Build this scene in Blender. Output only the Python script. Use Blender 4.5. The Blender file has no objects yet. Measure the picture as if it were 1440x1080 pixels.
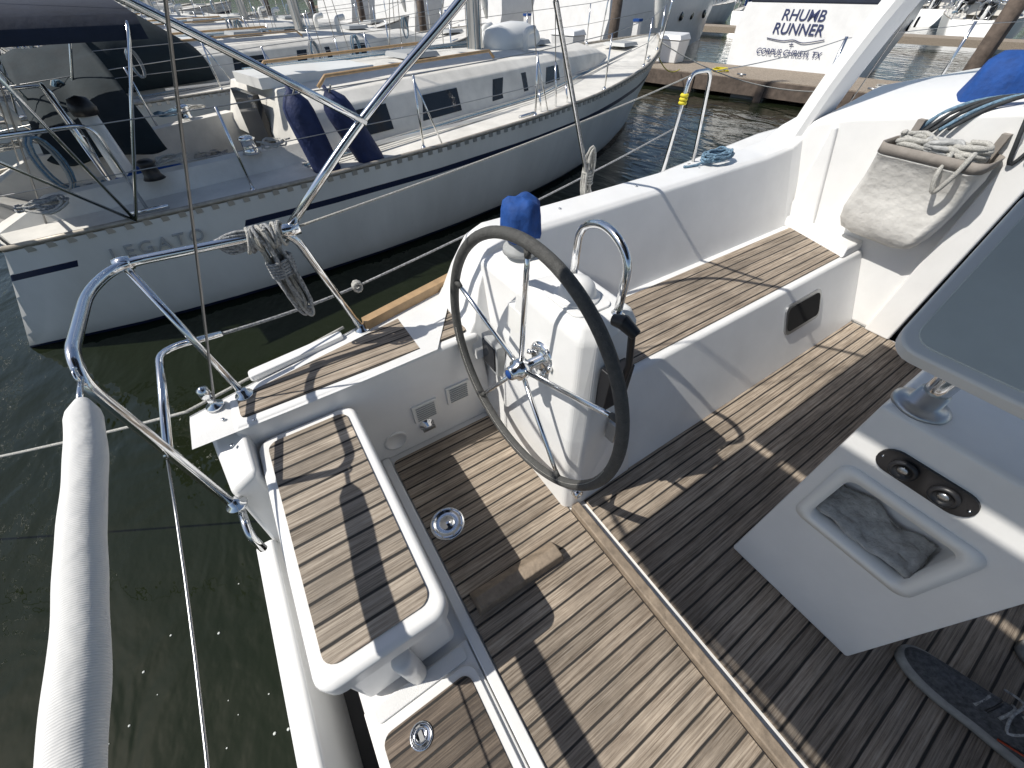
import bpy, math, random, bmesh
from mathutils import Vector, Matrix, noise
random.seed(7)
scene=bpy.context.scene
rad=math.radians
# ------------------------------------------------------------------ materials
def nmat(name):
    m=bpy.data.materials.new(name); m.use_nodes=True
    nt=m.node_tree; b=nt.nodes['Principled BSDF']
    return m,nt,b
def simple(name,col,rough=.5,metal=0,var=.0,scale=8,bump=0,bscale=60,streak=0):
    m,nt,b=nmat(name)
    b.inputs['Base Color'].default_value=(*col,1); b.inputs['Roughness'].default_value=rough
    b.inputs['Metallic'].default_value=metal
    tc=nt.nodes.new('ShaderNodeTexCoord')
    if var:
        n=nt.nodes.new('ShaderNodeTexNoise'); n.inputs['Scale'].default_value=scale; n.inputs['Detail'].default_value=8; n.inputs['Roughness'].default_value=.62
        if streak:
            mp=nt.nodes.new('ShaderNodeMapping'); mp.inputs['Scale'].default_value=(1,1,streak); nt.links.new(tc.outputs['Object'],mp.inputs[0]); nt.links.new(mp.outputs[0],n.inputs['Vector'])
        else: nt.links.new(tc.outputs['Object'],n.inputs['Vector'])
        mx=nt.nodes.new('ShaderNodeMix'); mx.data_type='RGBA'
        mr=nt.nodes.new('ShaderNodeMapRange'); mr.inputs[1].default_value=.3; mr.inputs[2].default_value=.7
        nt.links.new(n.outputs['Fac'],mr.inputs[0]); nt.links.new(mr.outputs[0],mx.inputs[0])
        mx.inputs[6].default_value=(*[c*(1-var) for c in col],1); mx.inputs[7].default_value=(*[min(1,c*(1+var*.5)) for c in col],1)
        nt.links.new(mx.outputs[2],b.inputs['Base Color'])
    if bump:
        n2=nt.nodes.new('ShaderNodeTexNoise'); n2.inputs['Scale'].default_value=bscale; n2.inputs['Detail'].default_value=3
        nt.links.new(tc.outputs['Object'],n2.inputs['Vector'])
        bp=nt.nodes.new('ShaderNodeBump'); bp.inputs['Strength'].default_value=bump; bp.inputs['Distance'].default_value=.01
        nt.links.new(n2.outputs['Fac'],bp.inputs['Height']); nt.links.new(bp.outputs[0],b.inputs['Normal'])
    return m
def teak_mat(name,pitch=.052,light=(.45,.375,.295),dark=(.16,.122,.088),off=0,caulk=.115):
    m,nt,b=nmat(name); N=nt.nodes.new; L=nt.links.new
    tc=N('ShaderNodeTexCoord'); sp=N('ShaderNodeSeparateXYZ'); L(tc.outputs['Object'],sp.inputs[0])
    def math_(op,a,v=None):
        n=N('ShaderNodeMath'); n.operation=op
        if hasattr(a,'links'): L(a,n.inputs[0])
        else: n.inputs[0].default_value=a
        if v is not None:
            if hasattr(v,'links'): L(v,n.inputs[1])
            else: n.inputs[1].default_value=v
        return n.outputs[0]
    wob=N('ShaderNodeTexNoise'); wob.inputs['Scale'].default_value=9; L(tc.outputs['Object'],wob.inputs['Vector'])
    y=math_('ADD',math_('ADD',sp.outputs['Y'],50+off),math_('MULTIPLY',wob.outputs['Fac'],.0035)); yd=math_('DIVIDE',y,pitch)
    fl=math_('FLOOR',yd); fr=math_('FRACT',yd)
    cz=math_('ABSOLUTE',math_('SUBTRACT',fr,.5))
    mr=N('ShaderNodeMapRange'); L(cz,mr.inputs[0]); mr.inputs[1].default_value=.5-caulk/2-.035; mr.inputs[2].default_value=.5-caulk/2+.01
    seam=mr.outputs[0]
    cb=N('ShaderNodeCombineXYZ'); L(math_('MULTIPLY',sp.outputs['X'],5.0),cb.inputs[0]); L(math_('MULTIPLY',sp.outputs['Y'],190),cb.inputs[1]); L(math_('MULTIPLY',fl,3.7),cb.inputs[2])
    g=N('ShaderNodeTexNoise'); g.inputs['Scale'].default_value=1; g.inputs['Detail'].default_value=6; g.inputs['Roughness'].default_value=.7; L(cb.outputs[0],g.inputs['Vector'])
    gm=N('ShaderNodeMapRange'); L(g.outputs['Fac'],gm.inputs[0]); gm.inputs[1].default_value=.36; gm.inputs[2].default_value=.62
    st=N('ShaderNodeTexNoise'); st.inputs['Scale'].default_value=3.2; st.inputs['Detail'].default_value=9; st.inputs['Roughness'].default_value=.66; L(tc.outputs['Object'],st.inputs['Vector'])
    wn=N('ShaderNodeTexWhiteNoise'); wn.noise_dimensions='1D'; L(fl,wn.inputs['W'])
    mx=N('ShaderNodeMix'); mx.data_type='RGBA'; L(gm.outputs[0],mx.inputs[0]); mx.inputs[6].default_value=(*dark,1); mx.inputs[7].default_value=(*light,1)
    k=math_('ADD',math_('MULTIPLY',wn.outputs['Value'],.40),.66)
    k=math_('MULTIPLY',k,math_('ADD',math_('MULTIPLY',st.outputs['Fac'],1.5),.24))
    mu=N('ShaderNodeVectorMath'); mu.operation='SCALE'; L(mx.outputs[2],mu.inputs[0]); L(k,mu.inputs['Scale'])
    s2=N('ShaderNodeTexNoise'); s2.inputs['Scale'].default_value=1.7; s2.inputs['Detail'].default_value=7; L(cb.outputs[0],s2.inputs['Vector'])
    sm=N('ShaderNodeMapRange'); L(s2.outputs['Fac'],sm.inputs[0]); sm.inputs[1].default_value=.55; sm.inputs[2].default_value=.8; sm.inputs[4].default_value=.35
    m1=N('ShaderNodeMix'); m1.data_type='RGBA'; L(sm.outputs[0],m1.inputs[0]); L(mu.outputs[0],m1.inputs[6]); m1.inputs[7].default_value=(.44,.41,.37,1) if light[0]>.3 else (.16,.15,.14,1)
    m2=N('ShaderNodeMix'); m2.data_type='RGBA'; L(seam,m2.inputs[0]); L(m1.outputs[2],m2.inputs[6]); m2.inputs[7].default_value=(.020,.018,.016,1)
    L(m2.outputs[2],b.inputs['Base Color']); b.inputs['Roughness'].default_value=.72
    h=math_('SUBTRACT',math_('MULTIPLY',gm.outputs[0],.4),math_('MULTIPLY',seam,1.0))
    bp=N('ShaderNodeBump'); bp.inputs['Strength'].default_value=.7; bp.inputs['Distance'].default_value=.003; L(h,bp.inputs['Height']); L(bp.outputs[0],b.inputs['Normal'])
    return m
WHITE=simple('gelcoat_white',(.79,.79,.78),.28,var=.08,scale=3,bump=.04,bscale=9)
NONSKID=simple('gelcoat_nonskid',(.75,.75,.74),.55,var=.08,scale=5,bump=.35,bscale=420)
OFFW=simple('aged_white',(.81,.81,.785),.30,var=.12,scale=1.6,bump=.03,streak=.3)
OFFDECK=simple('aged_deck',(.70,.68,.63),.6,var=.22,scale=3,bump=.25,bscale=150)
TEAK=teak_mat('teak_weathered')
TEAK_SHADED=teak_mat('teak_shaded',light=(.21,.165,.125),dark=(.07,.052,.04))  # darker copy of the teak; shade over the hatch put into its colour
TEAKB=teak_mat('teak_seat_wide',pitch=.0585,off=.02,light=(.48,.41,.33),dark=(.18,.142,.105),caulk=.13)
TEAKT=simple('teak_trim',(.27,.215,.16),.7,var=.4,scale=25,bump=.3)
WOODW=simple('wood_warm',(.42,.28,.15),.5,var=.25,scale=18)
STEEL=simple('stainless',(.80,.81,.82),.13,1,var=.06,scale=12)
STEELD=simple('stainless_dull',(.45,.46,.47),.35,1)
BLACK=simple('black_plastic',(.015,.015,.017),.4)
LOCKER_SHADE=simple('locker_shade',(.006,.006,.006),.95)  # near-black colour stands in for shade inside the seat locker
LEATHER=simple('wheel_leather',(.075,.075,.072),.62,var=.3,scale=60,bump=.5,bscale=300)
GREYP=simple('grey_plastic',(.35,.36,.36),.45)
LETG=simple('letter_grey',(.42,.43,.44),.45)
DARKGL=simple('dark_glass',(.012,.014,.018),.08)
NAVY=simple('navy',(.012,.02,.06),.35)
NAVYC=simple('navy_canvas',(.012,.018,.035),.85,var=.3,scale=6,bump=.3,bscale=20)
GREENC=simple('green_canvas',(.008,.018,.024),.85,var=.3,scale=6,bump=.5,bscale=9)
GREYC=simple('grey_canvas',(.30,.31,.32),.85,var=.3,scale=6,bump=.3,bscale=20)
BLUEC=simple('blue_canvas',(.006,.06,.26),.8,var=.3,scale=20,bump=.5,bscale=40)
BLUEF=simple('blue_fender',(.012,.024,.09),.7,var=.3,scale=12,bump=.6,bscale=30)
ROPEW=simple('rope_white',(.58,.57,.53),.9,var=.35,scale=160,bump=.8,bscale=350)
ROPEG=simple('rope_grey_fleck',(.46,.47,.48),.9,var=.75,scale=110,bump=.8,bscale=350)
ROPEB=simple('rope_blue',(.20,.33,.45),.9,var=.6,scale=90,bump=.8,bscale=300)
ROPEK=simple('rope_dark',(.04,.045,.05),.9,var=.4,scale=90)
WIRE=simple('rigging_wire',(.42,.42,.42),.35,1)
FABRIC=simple('bag_fabric',(.66,.65,.62),.95,var=.14,scale=10,bump=.7,bscale=22)
CLOTH=simple('grey_cloth',(.42,.425,.42),.95,var=.35,scale=26,bump=.8,bscale=60)
BROWN=simple('bag_band',(.27,.245,.22),.9,var=.2,scale=30)
TOERAIL=simple('toerail_alu',(.42,.38,.32),.5,.3,var=.3,scale=20)
CONC=simple('dock_pebble',(.33,.275,.215),.9,var=.5,scale=30,bump=.8,bscale=60)
DOCKW=simple('dock_timber',(.13,.10,.08),.85,var=.45,scale=7,bump=.4,bscale=30)
YEL=simple('yellow_rope',(.65,.55,.03),.7)
ALU=simple('mast_alloy',(.62,.63,.64),.35,.6)
PANEL=simple('pod_face',(.62,.645,.61),.22,var=.10,scale=5,bump=.03)
TREE=simple('tree_line',(.05,.075,.03),.9,var=.5,scale=.3)
FOAM=simple('foam_fleck',(.6,.62,.58),.7)
m,nt,b=nmat('sleeve_fabric'); SLEEVE=m
b.inputs['Roughness'].default_value=.95
tc=nt.nodes.new('ShaderNodeTexCoord'); wv=nt.nodes.new('ShaderNodeTexWave'); wv.bands_direction='Y'; wv.inputs['Scale'].default_value=85; wv.inputs['Distortion'].default_value=2.0; wv.inputs['Detail'].default_value=3
nt.links.new(tc.outputs['Object'],wv.inputs['Vector'])
cr=nt.nodes.new('ShaderNodeValToRGB'); cr.color_ramp.elements[0].color=(.66,.66,.65,1); cr.color_ramp.elements[1].color=(.74,.74,.73,1)
nt.links.new(wv.outputs['Fac'],cr.inputs[0]); nt.links.new(cr.outputs[0],b.inputs['Base Color'])
nn=nt.nodes.new('ShaderNodeTexNoise'); nn.inputs['Scale'].default_value=22; nt.links.new(tc.outputs['Object'],nn.inputs['Vector'])
ma=nt.nodes.new('ShaderNodeMath'); ma.operation='MULTIPLY_ADD'; nt.links.new(nn.outputs['Fac'],ma.inputs[0]); ma.inputs[1].default_value=9; nt.links.new(wv.outputs['Fac'],ma.inputs[2])
bp=nt.nodes.new('ShaderNodeBump'); bp.inputs['Strength'].default_value=.28; bp.inputs['Distance'].default_value=.003
nt.links.new(ma.outputs[0],bp.inputs['Height']); nt.links.new(bp.outputs[0],b.inputs['Normal'])
# water
m,nt,b=nmat('sea_water'); WATER=m
b.inputs['Base Color'].default_value=(.0115,.0155,.0075,1); b.inputs['Roughness'].default_value=.02; b.inputs['IOR'].default_value=1.35
tc=nt.nodes.new('ShaderNodeTexCoord')
mp=nt.nodes.new('ShaderNodeMapping'); mp.inputs['Rotation'].default_value=(0,0,.6); mp.inputs['Scale'].default_value=(1,.55,1); nt.links.new(tc.outputs['Object'],mp.inputs[0])
n1=nt.nodes.new('ShaderNodeTexNoise'); n1.inputs['Scale'].default_value=1.7; n1.inputs['Detail'].default_value=3; n1.inputs['Distortion'].default_value=1.0
n2=nt.nodes.new('ShaderNodeTexNoise'); n2.inputs['Scale'].default_value=8; n2.inputs['Detail'].default_value=3
for n in (n1,n2): nt.links.new(mp.outputs[0],n.inputs['Vector'])
ad=nt.nodes.new('ShaderNodeMath'); ad.operation='MULTIPLY_ADD'; nt.links.new(n2.outputs['Fac'],ad.inputs[0]); ad.inputs[1].default_value=.18; nt.links.new(n1.outputs['Fac'],ad.inputs[2])
bp=nt.nodes.new('ShaderNodeBump'); bp.inputs['Strength'].default_value=.42; bp.inputs['Distance'].default_value=.10
nt.links.new(ad.outputs[0],bp.inputs['Height']); nt.links.new(bp.outputs[0],b.inputs['Normal'])

# ------------------------------------------------------------------ mesh builder
def fillet(pts,r,n=6):
    pts=[Vector(p) for p in pts]; out=[pts[0]]
    for i in range(1,len(pts)-1):
        a,p,c=pts[i-1],pts[i],pts[i+1]
        d1=(a-p); d2=(c-p); rr=min(r,d1.length*.48,d2.length*.48)
        s=p+d1.normalized()*rr; e=p+d2.normalized()*rr
        for k in range(n+1):
            t=k/n; out.append(s*(1-t)**2+p*2*t*(1-t)+e*t*t)
    out.append(pts[-1]); return out
def catmull(pts,n=6,cyc=False):
    P=[Vector(p) for p in pts]; out=[]; N=len(P)
    rng=range(N) if cyc else range(N-1)
    for i in rng:
        g=(lambda k:P[k%N]) if cyc else (lambda k:P[max(0,min(N-1,k))])
        p0,p1,p2,p3=g(i-1),g(i),g(i+1),g(i+2)
        for k in range(n):
            t=k/n
            out.append(.5*((2*p1)+(-p0+p2)*t+(2*p0-5*p1+4*p2-p3)*t*t+(-p0+3*p1-3*p2+p3)*t**3))
    if not cyc: out.append(P[-1])
    return out
class MB:
    def __init__(s): s.v=[];s.f=[];s.m=[];s.s=[];s.mats=[]
    def add(s,vs,fs,mat,smooth=False):
        o=len(s.v); s.v+=[tuple(v) for v in vs]
        if mat not in s.mats: s.mats.append(mat)
        mi=s.mats.index(mat)
        for f in fs: s.f.append(tuple(i+o for i in f)); s.m.append(mi); s.s.append(smooth)
    def prism(s,bot,top,mat,smooth=False):
        n=len(bot); fs=[tuple(range(n-1,-1,-1)),tuple(range(n,2*n))]
        fs+=[(i,(i+1)%n,n+(i+1)%n,n+i) for i in range(n)]
        s.add(list(bot)+list(top),fs,mat,smooth)
    def box(s,x0,x1,y0,y1,z0,z1,mat):
        s.prism([(x0,y0,z0),(x1,y0,z0),(x1,y1,z0),(x0,y1,z0)],[(x0,y0,z1),(x1,y0,z1),(x1,y1,z1),(x0,y1,z1)],mat)
    def tube(s,pts,r,mat,n=8,cyc=False):
        P=[Vector(p) for p in pts]; N=len(P)
        rs=r if isinstance(r,(list,tuple)) else [r]*N
        vs=[];up=None
        for i,p in enumerate(P):
            if cyc: t=(P[(i+1)%N]-P[i-1])
            else: t=P[min(N-1,i+1)]-P[max(0,i-1)]
            if t.length<1e-9: t=Vector((0,0,1))
            t.normalize()
            if up is None:
                up=t.cross(Vector((0,0,1)) if abs(t.z)<.9 else Vector((1,0,0))).normalized()
            up=(up-t*up.dot(t)); 
            if up.length<1e-6: up=t.orthogonal()
            up.normalize(); w=t.cross(up)
            for k in range(n):
                a=2*math.pi*k/n; vs.append(p+(up*math.cos(a)+w*math.sin(a))*rs[i])
        fs=[]
        for i in range(N if cyc else N-1):
            j=(i+1)%N
            for k in range(n): fs.append((i*n+k,i*n+(k+1)%n,j*n+(k+1)%n,j*n+k))
        if not cyc: fs+= [tuple(range(n-1,-1,-1)),tuple((N-1)*n+k for k in range(n))]
        s.add(vs,fs,mat,True)
    def loft(s,rings,mat,smooth=True,closed=False,caps=False):
        n=len(rings[0]); vs=[p for r in rings for p in r]; fs=[]
        for i in range(len(rings)-1):
            for k in range(n if closed else n-1):
                k2=(k+1)%n; fs.append((i*n+k,i*n+k2,(i+1)*n+k2,(i+1)*n+k))
        if caps: fs+=[tuple(range(n-1,-1,-1)),tuple((len(rings)-1)*n+k for k in range(n))]
        s.add(vs,fs,mat,smooth)
    def rev(s,org,axis,prof,mat,n=24,smooth=True):
        axis=Vector(axis).normalized(); u=axis.orthogonal().normalized(); w=axis.cross(u); org=Vector(org)
        rings=[[org+axis*h+(u*math.cos(2*math.pi*k/n)+w*math.sin(2*math.pi*k/n))*max(r,1e-4) for k in range(n)] for r,h in prof]
        s.loft(rings,mat,smooth,closed=True,caps=True)
    def mirror(s,yc):
        n=len(s.v); m=len(s.f)
        s.v+=[(x,2*yc-y,z) for x,y,z in s.v]
        for i in range(m): s.f.append(tuple(j+n for j in reversed(s.f[i]))); s.m.append(s.m[i]); s.s.append(s.s[i])
    def build(s,name,parent=None,bevel=0,seg=3,loc=None,rz=0):
        me=bpy.data.meshes.new(name); me.from_pydata(s.v,[],s.f)
        for mt in s.mats: me.materials.append(mt)
        for p,mi,sm in zip(me.polygons,s.m,s.s): p.material_index=mi; p.use_smooth=sm or bevel>0
        me.update()
        ob=bpy.data.objects.new(name,me); scene.collection.objects.link(ob)
        if parent: ob.parent=parent
        if loc: ob.location=loc
        ob.rotation_euler[2]=rz
        if bevel:
            bv=ob.modifiers.new('Bevel','BEVEL'); bv.width=bevel; bv.segments=seg; bv.limit_method='ANGLE'; bv.angle_limit=rad(28); bv.harden_normals=True
        return ob
def empty(name,loc=(0,0,0),rz=0):
    e=bpy.data.objects.new(name,None); scene.collection.objects.link(e); e.location=loc; e.rotation_euler[2]=rz; return e
def rrect(x0,x1,y0,y1,r,n=5):
    out=[]
    for cx,cy,a0 in ((x1-r,y1-r,0),(x0+r,y1-r,90),(x0+r,y0+r,180),(x1-r,y0+r,270)):
        for k in range(n+1):
            a=rad(a0+90*k/n); out.append((cx+r*math.cos(a),cy+r*math.sin(a)))
    return out
def rpoly(pts,r,n=4):
    P=[Vector((*p,0)) for p in pts]; out=[];N=len(P)
    for i in range(N):
        a,p,c=P[i-1],P[i],P[(i+1)%N]; d1=a-p; d2=c-p; rr=min(r,d1.length*.45,d2.length*.45)
        s_=p+d1.normalized()*rr; e=p+d2.normalized()*rr
        for k in range(n+1):
            t=k/n; q=s_*(1-t)**2+p*2*t*(1-t)+e*t*t; out.append((q.x,q.y))
    return out
def slab(mb,poly,z0,z1,mat): 
    mb.prism([(x,y,z0) for x,y in poly],[(x,y,z1) for x,y in poly],mat)
def sag(a,b_,s,n=14): 
    a=Vector(a); b_=Vector(b_); return [a.lerp(b_,k/n)-Vector((0,0,s*4*(k/n)*(1-k/n))) for k in range(n+1)]

# ================================================================== OUR BOAT
YC=-.2
boat=empty('sailboat')
def gy(x):
    T=[(-.5,1.33),(0,1.47),(.5,1.58),(1,1.69),(1.8,1.86),(2.63,2.0),(4,2.13),(5.5,2.05),(7,1.6),(8.5,.9),(9.8,-.15)]
    for (a,b),(c,d) in zip(T,T[1:]):
        if x<=c: return b+(d-b)*(x-a)/(c-a)
    return T[-1][1]
def gz(x): return .5+max(0,x)*.035
xs=[-.48,-.2,.1,.4,.7,1,1.4,1.8,2.2,2.63,3.2,4,4.8,5.5,6.2,7,7.8,8.5,9.2,9.8]
mb=MB(); rings=[]
for x in xs:
    g=gy(x)-YC; rings.append([(x,YC+g,gz(x)+.0),(x,YC+g*1.0,gz(x)-.12),(x-.0,YC+g*.975,.0),(x,YC+g*.93,-.45),(x,YC+g*.88,-.66),(x,YC+g*.6,-1.0)])
mb.loft(rings,WHITE)
mb.tube([(x,gy(x)+.004,gz(x)-.03) for x in xs],.018,WHITE)
mb.mirror(YC)
mb.build('hull',boat)
mb=MB(); rings=[]
for x in xs:
    inner=1.17 if x<.55 else (1.6 if x<3.3 else max(YC,min(1.35,gy(x)-.45)))
    rings.append([(x,inner,gz(x)-.0),(x,gy(x)-.03,gz(x)),(x,gy(x),gz(x)-.004)])
mb.loft(rings[:],NONSKID,smooth=False)
mb.mirror(YC)
mb.build('side_deck',boat)
mb=MB(); rings=[]
for x in xs:
    if x>=3.2:
        i=max(YC+.01,min(1.36,gy(x)-.44)); rings.append([(x,i,gz(x)-.002),(x,YC,gz(x)+.04)])
mb.loft(rings,NONSKID); mb.mirror(YC); mb.build('foredeck',boat)
mb=MB()
mb.prism([(-.47,.99,-.3),(-.34,.99,-.3),(-.34,1.35,-.3),(-.46,1.30,-.3)],[(-.43,1.01,.40),(-.33,1.01,.46),(-.33,1.36,.496),(-.445,1.30,.496)],WHITE)
mb.prism([(-.36,1.165,-.02),(.66,1.165,-.02),(.66,1.50,-.02),(-.36,1.34,-.02)],[(-.36,1.175,.506),(.60,1.175,.506),(.60,1.58,.506),(-.36,1.37,.506)],WHITE)
mb.mirror(YC); mb.build('quarter_block',boat,bevel=.02)
mb=MB()
slab(mb,rpoly([(-.325,1.215),(.56,1.215),(.60,1.47),(.50,1.495),(-.325,1.325)],.02),.505,.512,TEAK)
mb.mirror(YC); mb.build('side_deck_teak',boat)
mb=MB()
slab(mb,rpoly([(-.27,1.395),(.1,1.455),(.1,1.50),(-.27,1.445)],.015),.5,.525,WHITE)
mb.mirror(YC); mb.build('deck_fairlead_pad',boat,bevel=.006)
mb=MB()
pts=[(x,gy(x)-.035,gz(x)+.02) for x in [.2,.4,.6,.8,1,1.25]]
for a,b in zip(pts,pts[1:]):
    mb.prism([(a[0],a[1]-.022,a[2]-.03),(b[0],b[1]-.022,b[2]-.03),(b[0],b[1]+.03,b[2]-.03),(a[0],a[1]+.03,a[2]-.03)],[(a[0],a[1]-.018,a[2]+.02),(b[0],b[1]-.018,b[2]+.02),(b[0],b[1]+.026,b[2]+.02),(a[0],a[1]+.026,a[2]+.02)],WOODW)
mb.mirror(YC); mb.build('toerail',boat)
mb=MB()
mb.box(-.33,3.05,YC-1.38,YC+1.38,-.2,-.012,WHITE)
mb.build('cockpit_tub',boat)
mb=MB()
slab(mb,rpoly([(.072,-1.5),(.615,-1.5),(.615,1.13),(.072,1.13)],.03),-.012,.003,TEAK)
slab(mb,rpoly([(.70,-1.0),(3.02,-1.0),(3.02,.60),(.70,.60)],.02),-.012,.001,TEAK)
mb.build('cockpit_sole_teak',boat)
mb=MB()
mb.box(.622,.662,-.95,.495,-.012,.030,TEAKT)
mb.build('sole_trim',boat,bevel=.006)
mb=MB()
mb.prism([(.10,.355,0),(.47,.345,0),(.47,.435,0),(.10,.445,0)],[(.11,.362,.055),(.46,.352,.055),(.46,.395,.055),(.11,.405,.055)],TEAKT)
mb.build('foot_chock',boat,bevel=.006)
mb=MB()
mb.rev((.155,.725,.003),(0,0,1),[(.072,0),(.072,.004),(.066,.008),(.055,.008),(.052,.005),(.02,.005),(.018,.009),(0,.009)],STEEL)
for k in range(8):
    a=k*math.pi/4; mb.rev((.155+.06*math.cos(a),.725+.06*math.sin(a),.010),(0,0,1),[(.005,0),(.004,.002),(0,.002)],STEELD,8)
mb.build('deck_plate',boat)
mb=MB()
mb.box(.030,.066,-1.5,1.16,-.012,.012,WHITE)
mb.box(-.33,.026,-.80,.325,-.012,.004,WHITE)
mb.build('aft_platform',boat,bevel=.005)
mb=MB()
slab(mb,rrect(-.30,.005,.272,.318,.012),.003,.014,NONSKID)
slab(mb,rrect(-.325,.012,-.72,.262,.04),.003,.016,WHITE)
slab(mb,rrect(-.30,-.012,-.70,.24,.03),.015,.020,TEAK_SHADED)
mb.build('transom_hatch',boat,bevel=.003)
mb=MB()
mb.rev((-.20,.18,.020),(0,0,1),[(.034,0),(.034,.004),(.028,.005),(.025,.001),(0,.001)],STEEL)
mb.tube([(-.20+.018*math.cos(a),.18+.018*math.sin(a),.030) for a in [k*math.pi/8 for k in range(16)]],.004,STEEL,6,True)
mb.box(-.206,-.194,.165,.205,.021,.027,STEELD)
mb.build('hatch_ring_pull',boat)
mb=MB()
mb.prism([(-.50,YC-1.32,-.62),(-.42,YC-1.32,-.62),(-.42,YC+1.32,-.62),(-.50,YC+1.32,-.62)],[(-.50,YC-1.2,.09),(-.435,YC-1.2,.09),(-.435,YC+1.2,.09),(-.50,YC+1.2,.09)],WHITE)
mb.build('transom',boat,bevel=.015)
mb=MB(); mb.box(-.437,-.331,YC-1.3,YC+1.3,-.35,-.25,BLACK); mb.build('transom_gap_shade',boat)  # black slab, the shade down in the gap painted as colour
mb=MB()
mb.prism([(-.305,.345,0),(.0,.345,0),(.0,1.155,0),(-.305,1.155,0)],[(-.305,.35,.34),(.0,.35,.34),(.0,1.155,.34),(-.305,1.155,.34)],WHITE)
mb.build('helm_seat_base',boat,bevel=.02)
mb=MB(); slab(mb,rrect(-.325,.020,.315,1.168,.05),.335,.425,WHITE); mb.build('helm_seat_lid',boat,bevel=.018)
mb=MB(); slab(mb,rrect(-.290,-.015,.36,1.13,.035),.424,.431,TEAKB); mb.build('helm_seat_teak',boat,bevel=.002)
mb=MB(); mb.rev((-.15,.325,.0),(0,0,1),[(.03,0),(.03,.26),(.022,.27),(.0,.27)],WHITE,16); mb.build('helm_seat_foot',boat)
def vent(mb,x,z,w=.1,h=.1):
    y=1.172
    mb.box(x-w/2,x+w/2,y-.012,y+.01,z-h/2,z+h/2,OFFW)
    for k in range(7):
        zz=z-h*.36+h*.72*k/6; mb.box(x-w*.38,x+w*.38,y-.017,y-.0125,zz-.003,zz+.003,GREYP)
mb=MB(); vent(mb,.29,.20,.12,.11); vent(mb,.46,.225,.12,.11); mb.build('locker_vent',boat,bevel=.003)
mb=MB()
mb.rev((.28,1.172,.105),(0,-1,0),[(.038,0),(.036,.01),(.022,.014),(.018,.03),(0,.032)],STEEL)
mb.box(.25,.31,1.13,1.142,.10,.112,STEELD); mb.build('fuel_shutoff',boat)
mb=MB(); mb.rev((.125,1.17,.09),(0,-1,0),[(.058,0),(.056,.008),(.045,.008),(.044,.005),(0,.005)],WHITE); mb.build('inspection_port',boat)

# ---- seats, coaming
mb=MB()
x0,x1=.86,3.04
mb.prism([(x0-.25,.50,-.01),(x1,.50,-.01),(x1,1.25,-.01),(x0-.25,1.25,-.01)],[(x0,.69,.42),(x1,.69,.42),(x1,1.25,.42),(x0,1.25,.42)],WHITE)
mb.mirror(YC); mb.build('seat',boat,bevel=.016)
mb=MB(); slab(mb,rpoly([(.93,.725),(2.90,.725),(2.96,.80),(2.96,1.11),(.93,1.11)],.03),.42,.428,TEAK); mb.mirror(YC); mb.build('seat_teak',boat,bevel=.002)
def csec(x,top):
    zt=top
    return [(x,1.14,.40),(x,1.155,.43),(x,1.155+(.165)*min(1,(zt-.43)/.37),zt-.015),(x,1.345,zt),(x,1.50,zt+.0),(x,1.525,zt-.02),(x,1.60,gz(x)-.01)]
mb=MB(); R=[]
for x,t in [(.56,.52),(.60,.56),(.66,.68),(.74,.79),(.82,.82),(1.2,.82),(2,.83),(2.7,.84),(2.95,.86),(3.1,.93),(3.3,.97)]:
    R.append(csec(x,t))
mb.loft(R,WHITE,caps=True); mb.mirror(YC)
ob=mb.build('coaming',boat)
for p in ob.data.polygons: p.use_smooth=False
bv=ob.modifiers.new('b','BEVEL'); bv.width=.018; bv.segments=3; bv.limit_method='ANGLE'; bv.angle_limit=rad(20)
mb=MB()
mb.prism([(.60,.86,-.01),(.95,.86,-.01),(.95,1.24,-.01),(.60,1.24,-.01)],[(.70,.86,.76),(.90,.86,.80),(.90,1.33,.80),(.70,1.33,.76)],WHITE)
mb.mirror(YC); mb.build('console_wing',boat,bevel=.02)
mb=MB()
bot=[(.60,.52),(.64,.495),(.98,.50),(1.0,.95),(.60,1.0)]
mid=[(.605,.56),(.66,.53),(.90,.56),(.90,.98),(.605,1.0)]
top=[(.63,.61),(.68,.575),(.86,.60),(.87,.92),(.635,.95)]
rings=[[(x,y,-.01) for x,y in bot],[(x,y,.42) for x,y in mid],[(x,y,.83) for x,y in top],[(x+(.02 if x<.75 else -.02),y+(.02 if y<.75 else -.03),.875) for x,y in top]]
mb.loft(rings,WHITE,closed=True,caps=True); mb.mirror(YC)
ob=mb.build('helm_console',boat)
for p in ob.data.polygons: p.use_smooth=False
bv=ob.modifiers.new('b','BEVEL'); bv.width=.014; bv.segments=4; bv.limit_method='ANGLE'; bv.angle_limit=rad(20)
mb=MB()
slab(mb,rrect(.655,.80,.655,.84,.03),.872,.882,WHITE)
mb.rev((.73,.75,.88),(0,0,1),[(.072,0),(.072,.008),(.062,.014),(.058,.018),(.052,.039),(.038,.056),(.018,.065),(0,.067)],WHITE,32)
mb.mirror(YC); mb.build('compass_cover',boat,bevel=.003)
mb=MB()
mb.tube(fillet([(.80,.85,.86),(.80,.85,1.05),(.79,.735,1.10),(.78,.62,1.05),(.78,.62,.86)],.09,8),.0125,STEEL,12)
for y,x in ((.85,.80),(.62,.78)): mb.rev((x,y,.868),(0,0,1),[(.024,0),(.022,.006),(.013,.01),(.013,.02)],STEEL,16)
mb.mirror(YC); mb.build('console_grab_rail',boat)
mb=MB()
mb.box(.69,.79,.515,.56,.58,.74,BLACK)
mb.tube([(.74,.51,.66),(.735,.50,.78),(.715,.505,.90)],.011,BLACK,10)
mb.tube([(.715,.49,.905),(.70,.53,.93),(.69,.56,.925)],[.016,.022,.016],BLACK,12)
mb.build('throttle_lever',boat,bevel=.006)
mb=MB()
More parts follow.
